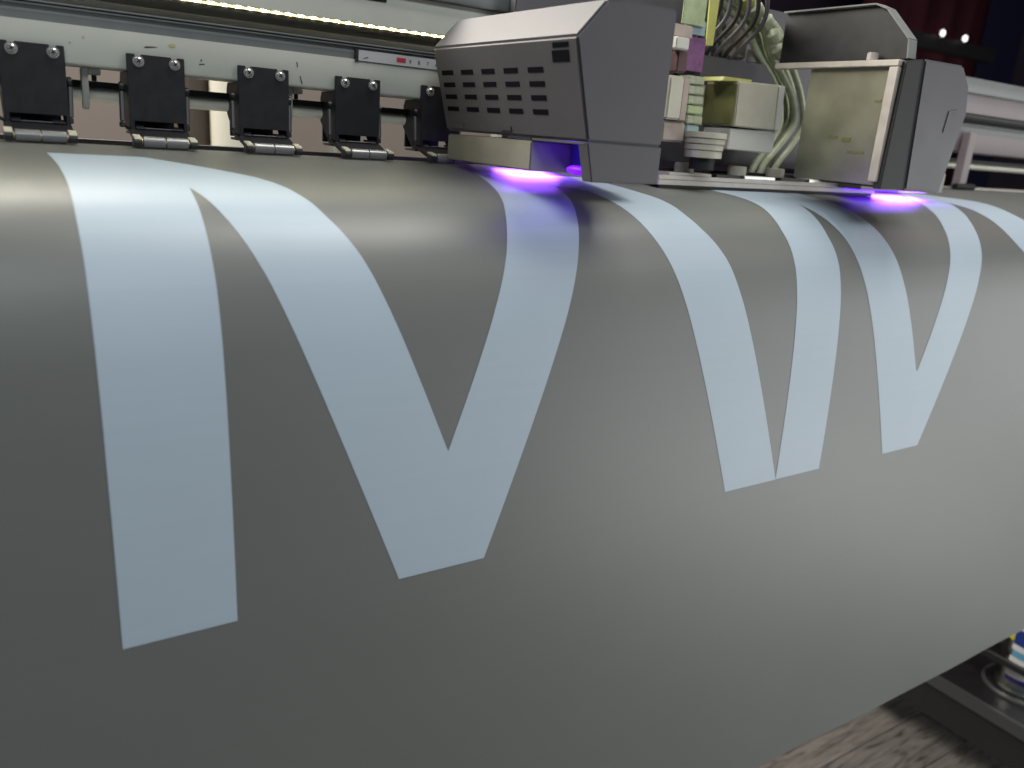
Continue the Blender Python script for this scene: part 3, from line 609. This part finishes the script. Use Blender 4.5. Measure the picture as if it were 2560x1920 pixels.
for k in range(4):
    bm = bmesh.new(); x = .021*k
    sweep(bm, [(0.7225+x, -0.0563+.006*k, 0.1679), (0.7344+x, -0.0563+.006*k, 0.1263), (0.7641+x, -0.0503+.006*k, 0.093), (0.776+x, -0.0444+.006*k, 0.0668)], .0036)
    link('ink_tube', bm, M['grey' if k % 2 else 'tube'], car, smooth=True, angle=80)
for k in range(6):
    bm = bmesh.new(); x = .72+.016*k
    sweep(bm, [(x-.02, -.1, .20), (x, -.105, .150), (x+.006, -.10, .115), (x-.002, -.070, .080), (x-.004, -.050, .045)], .0028)
    link('cable', bm, M['cover' if k % 2 else 'rubber'], car, smooth=True, angle=80)
# far end: metal wall, lid and cover
bw = Box('metal_wall', (.833, .838, -.284, -.163, -.0640, .0640), M['sheet'], car, bev=.0006)
Box('wall_flange', (.826, .838, -.2835, -.112, .0642, .0712), M['alu'], car, bev=.0008)
Box('wall_flange', (.8265, .838, -.2838, -.272, -.0600, .0640), M['alu'], car, bev=.0008)
for y, z, a, b in ((-.211, -.013, .006, .0014), (-.230, -.0155, .0055, .0022), (-.245, -.029, .011, .0014), (-.262, .028, .004, .0012)):
    Box('wall_scratch', (.8324, .8331, y-a, y+a, z-b, z+b), M['olive'], bw, bev=0)
Tube('wall_knob', (.835, -.243, .0712), (.835, -.243, .0800), .0062, M['alu'], car, n=18, bev=.0008)
Prism('hinged_lid', [(-.102,.0735),(-.102,.1315),(-.231,.1315),(-.246,.1255),(-.279,.0930),(-.2815,.0735)], 0, .845, .849, M['black'], car, bev=.0006)
lidr = bmesh.new()
for p, q in (((-.102,.1320),(-.231,.1320)), ((-.231,.1320),(-.2465,.1258)), ((-.2465,.1258),(-.2796,.0932)), ((-.2796,.0932),(-.2822,.0738))):
    d = Vector((q[0]-p[0], q[1]-p[1])).normalized(); n = Vector((d.y, -d.x))
    if n.y < 0: n = -n
    prism(lidr, [p, q, (q[0]+n.x*.0016, q[1]+n.y*.0016), (p[0]+n.x*.0016, p[1]+n.y*.0016)], 0, .8395, .8545)
link('lid_rim', lidr, M['grey'], car)
Prism('edge_strip', [(.832,.0695),(.8615,.0745),(.8745,-.0665),(.829,-.0672),(.8290,-.060)], 1, YF, YF+.010, M['rubber'], car, bev=.0006)
sec2 = [(.8620,.0750),(.9410,.0760),(.9610,.0550),(.9690,.0240),(.9460,-.0695),(.8750,-.0672)]
bm = bmesh.new(); prism(bm, sec2, 1, YF-.002, -.168); rc = link('end_cover', bm, M['cover'], car, bev=.0022, smooth=True, angle=30)
Prism('cover_grip', [(.9290,.0250),(.9470,.0280),(.9470,.0258),(.9330,.0225),(.9290,.0010),(.9255,.0010)], 1, YF-.0030, YF-.0021, M['cover'], rc, bev=.0002)
lb2 = Box('lamp_box', (.972, 1.172, -.166, -.060, -.0752, -.0462), M['lampbox'], car, bev=.0012)
Box('uv_emitter', (1.075, 1.166, -.144, -.106, -.0764, -.0754), M['uvright'], lb2, bev=0)
Box('uv_emitter', (.980, 1.068, -.164, -.136, -.0764, -.0754), M['uvfill'], lb2, bev=0)  # added dim emitter for the blue glow under the base plate

# ---------------------------------------------------------------- floor and what stands behind the printer
fl = bpy.data.objects.new('floor', None); COL.objects.link(fl); fl.location = (0, 0, -1.255); tag(fl, kind='structure')
woods = [wood('floor_wood', b, i) for i, b in enumerate(((.175, .157, .143), (.225, .203, .186), (.142, .129, .12), (.20, .182, .168)))]
bm = bmesh.new(); box(bm, -8, 8, -6, 6, -1.28, -1.2615); link('floor_base', bm, M['rubber'], fl)
py = -2.99
k = 0
while py < 1.8:
    x = -1.2-random.random()*.8
    while x < 5:
        ln = 1.2
        Box('plank', (x+.0006, x+ln-.0006, py+.0012, py+.1063, -1.261, -1.255-random.random()*.0006), woods[(k*7+int(x*3)) % 4], fl, bev=0)
        x += ln; k += 1
    py += .1075
def panel(name, dims, m):
    bm = bmesh.new(); box(bm, *dims); return link(name, bm, m)
tag(panel('back_wall', (-4, 2.2, 1.9, 2.0, -1.255, 2.6), M['wallbrown']), kind='structure')
tag(panel('side_wall', (2.2, 9, 3.2, 3.3, -1.255, 3.2), M['walldark']), kind='structure')
tag(panel('far_wall', (6.6, 6.7, -5, 3.2, -1.255, 3.2), M['walldark']), kind='structure')
def upright(name, label, cat, x, y, r, top, m, group=None, core=None):
    t = thing(name, label, cat, (x, y, -1.255), group)
    bm = bmesh.new(); tube(bm, (x, y, -1.254), (x, y, top), r, 40); link(name+'_body' if core is None else 'wound_film', bm, m, t, smooth=True, bev=.001)
    if core: Tube('core_tube', (x, y, top+.0005), (x, y, top+.03), r*.55, core, t, n=24)
    return t
upright('vinyl_roll', 'cream roll of film standing upright, seen under the beam before the third clamp', 'roll', .400, .80, .045, .55, M['vinyl'], core=M['paper'])
upright('paper_roll', 'dark brown roll standing upright beside the cream roll', 'roll', .332, .86, .038, .50, M['paper'], core=M['cream'])
t = thing('chrome_pole', 'thin pale pole standing behind the fourth clamp', 'pole', (.597, .8, -1.255))
Tube('pole_shaft', (.597, .8, -1.254), (.597, .8, .6), .008, M['cast'], t, n=20)
Tube('pole_foot', (.597, .8, -1.2545), (.597, .8, -1.24), .05, M['rubber'], t, n=28)
t = thing('white_post', 'pale upright post behind the cover of the carriage', 'post', (1.005, .8, -1.255))
Box('post_body', (.990, 1.022, .8, .83, -1.254, .9), M['cast'], t)
Box('post_plate', (.95, 1.06, .77, .86, -1.2545, -1.24), M['rubber'], t)
# dark red curtain and small glowing white specks on a dark bar in front of it
cur = thing('red_curtain', 'dark red curtain hanging far behind the printer', 'curtain', (6.3, 2.75, 1.5))
bm = bmesh.new(); N = 160; prev = None
for i in range(N+1):
    x = 4.95+3.0*i/N; y = 2.75+.05*math.sin(x*17)+.02*math.sin(x*41)
    c = (bm.verts.new((x, y, -.9)), bm.verts.new((x, y, 1.45)))
    if prev: bm.faces.new((prev[0], c[0], c[1], prev[1]))
    prev = c
o = link('curtain_cloth', bm, M['redcloth'], cur, smooth=True, angle=80); sm = o.modifiers.new('thickness', 'SOLIDIFY'); sm.thickness = .006
Tube('curtain_rod', (4.8, 2.75, 1.47), (8.1, 2.75, 1.47), .015, M['rubber'], cur)
nv = thing('navy_banner', 'dark navy cloth hanging beside the red curtain', 'banner', (6.9, 2.6, 1.5))
Box('banner_cloth', (6.1, 7.6, 2.60, 2.61, -.8, 1.42), M['navy'], nv, bev=0)
Tube('banner_rod', (6.0, 2.6, 1.44), (7.7, 2.6, 1.44), .012, M['rubber'], nv)
lbar = thing('speck_bar', 'black bar with two tiny glowing white specks against the red curtain', 'lamp', (4.7, 2.0, .62))
Box('bar_body', (4.25, 5.2, 2.0, 2.05, .58, .655), M['rubber'], lbar)
for x in (4.583, 4.812):
    bm = bmesh.new(); bmesh.ops.create_uvsphere(bm, u_segments=16, v_segments=10, radius=1, matrix=Matrix.Translation((x, 1.985, .672)) @ Matrix.Diagonal((.011, .010, .015, 1)))
    link('white_speck', bm, M['speck_glow'], lbar, smooth=True)
    Tube('speck_holder', (x, 1.999, .640), (x, 1.992, .655), .012, M['rubber'], lbar)
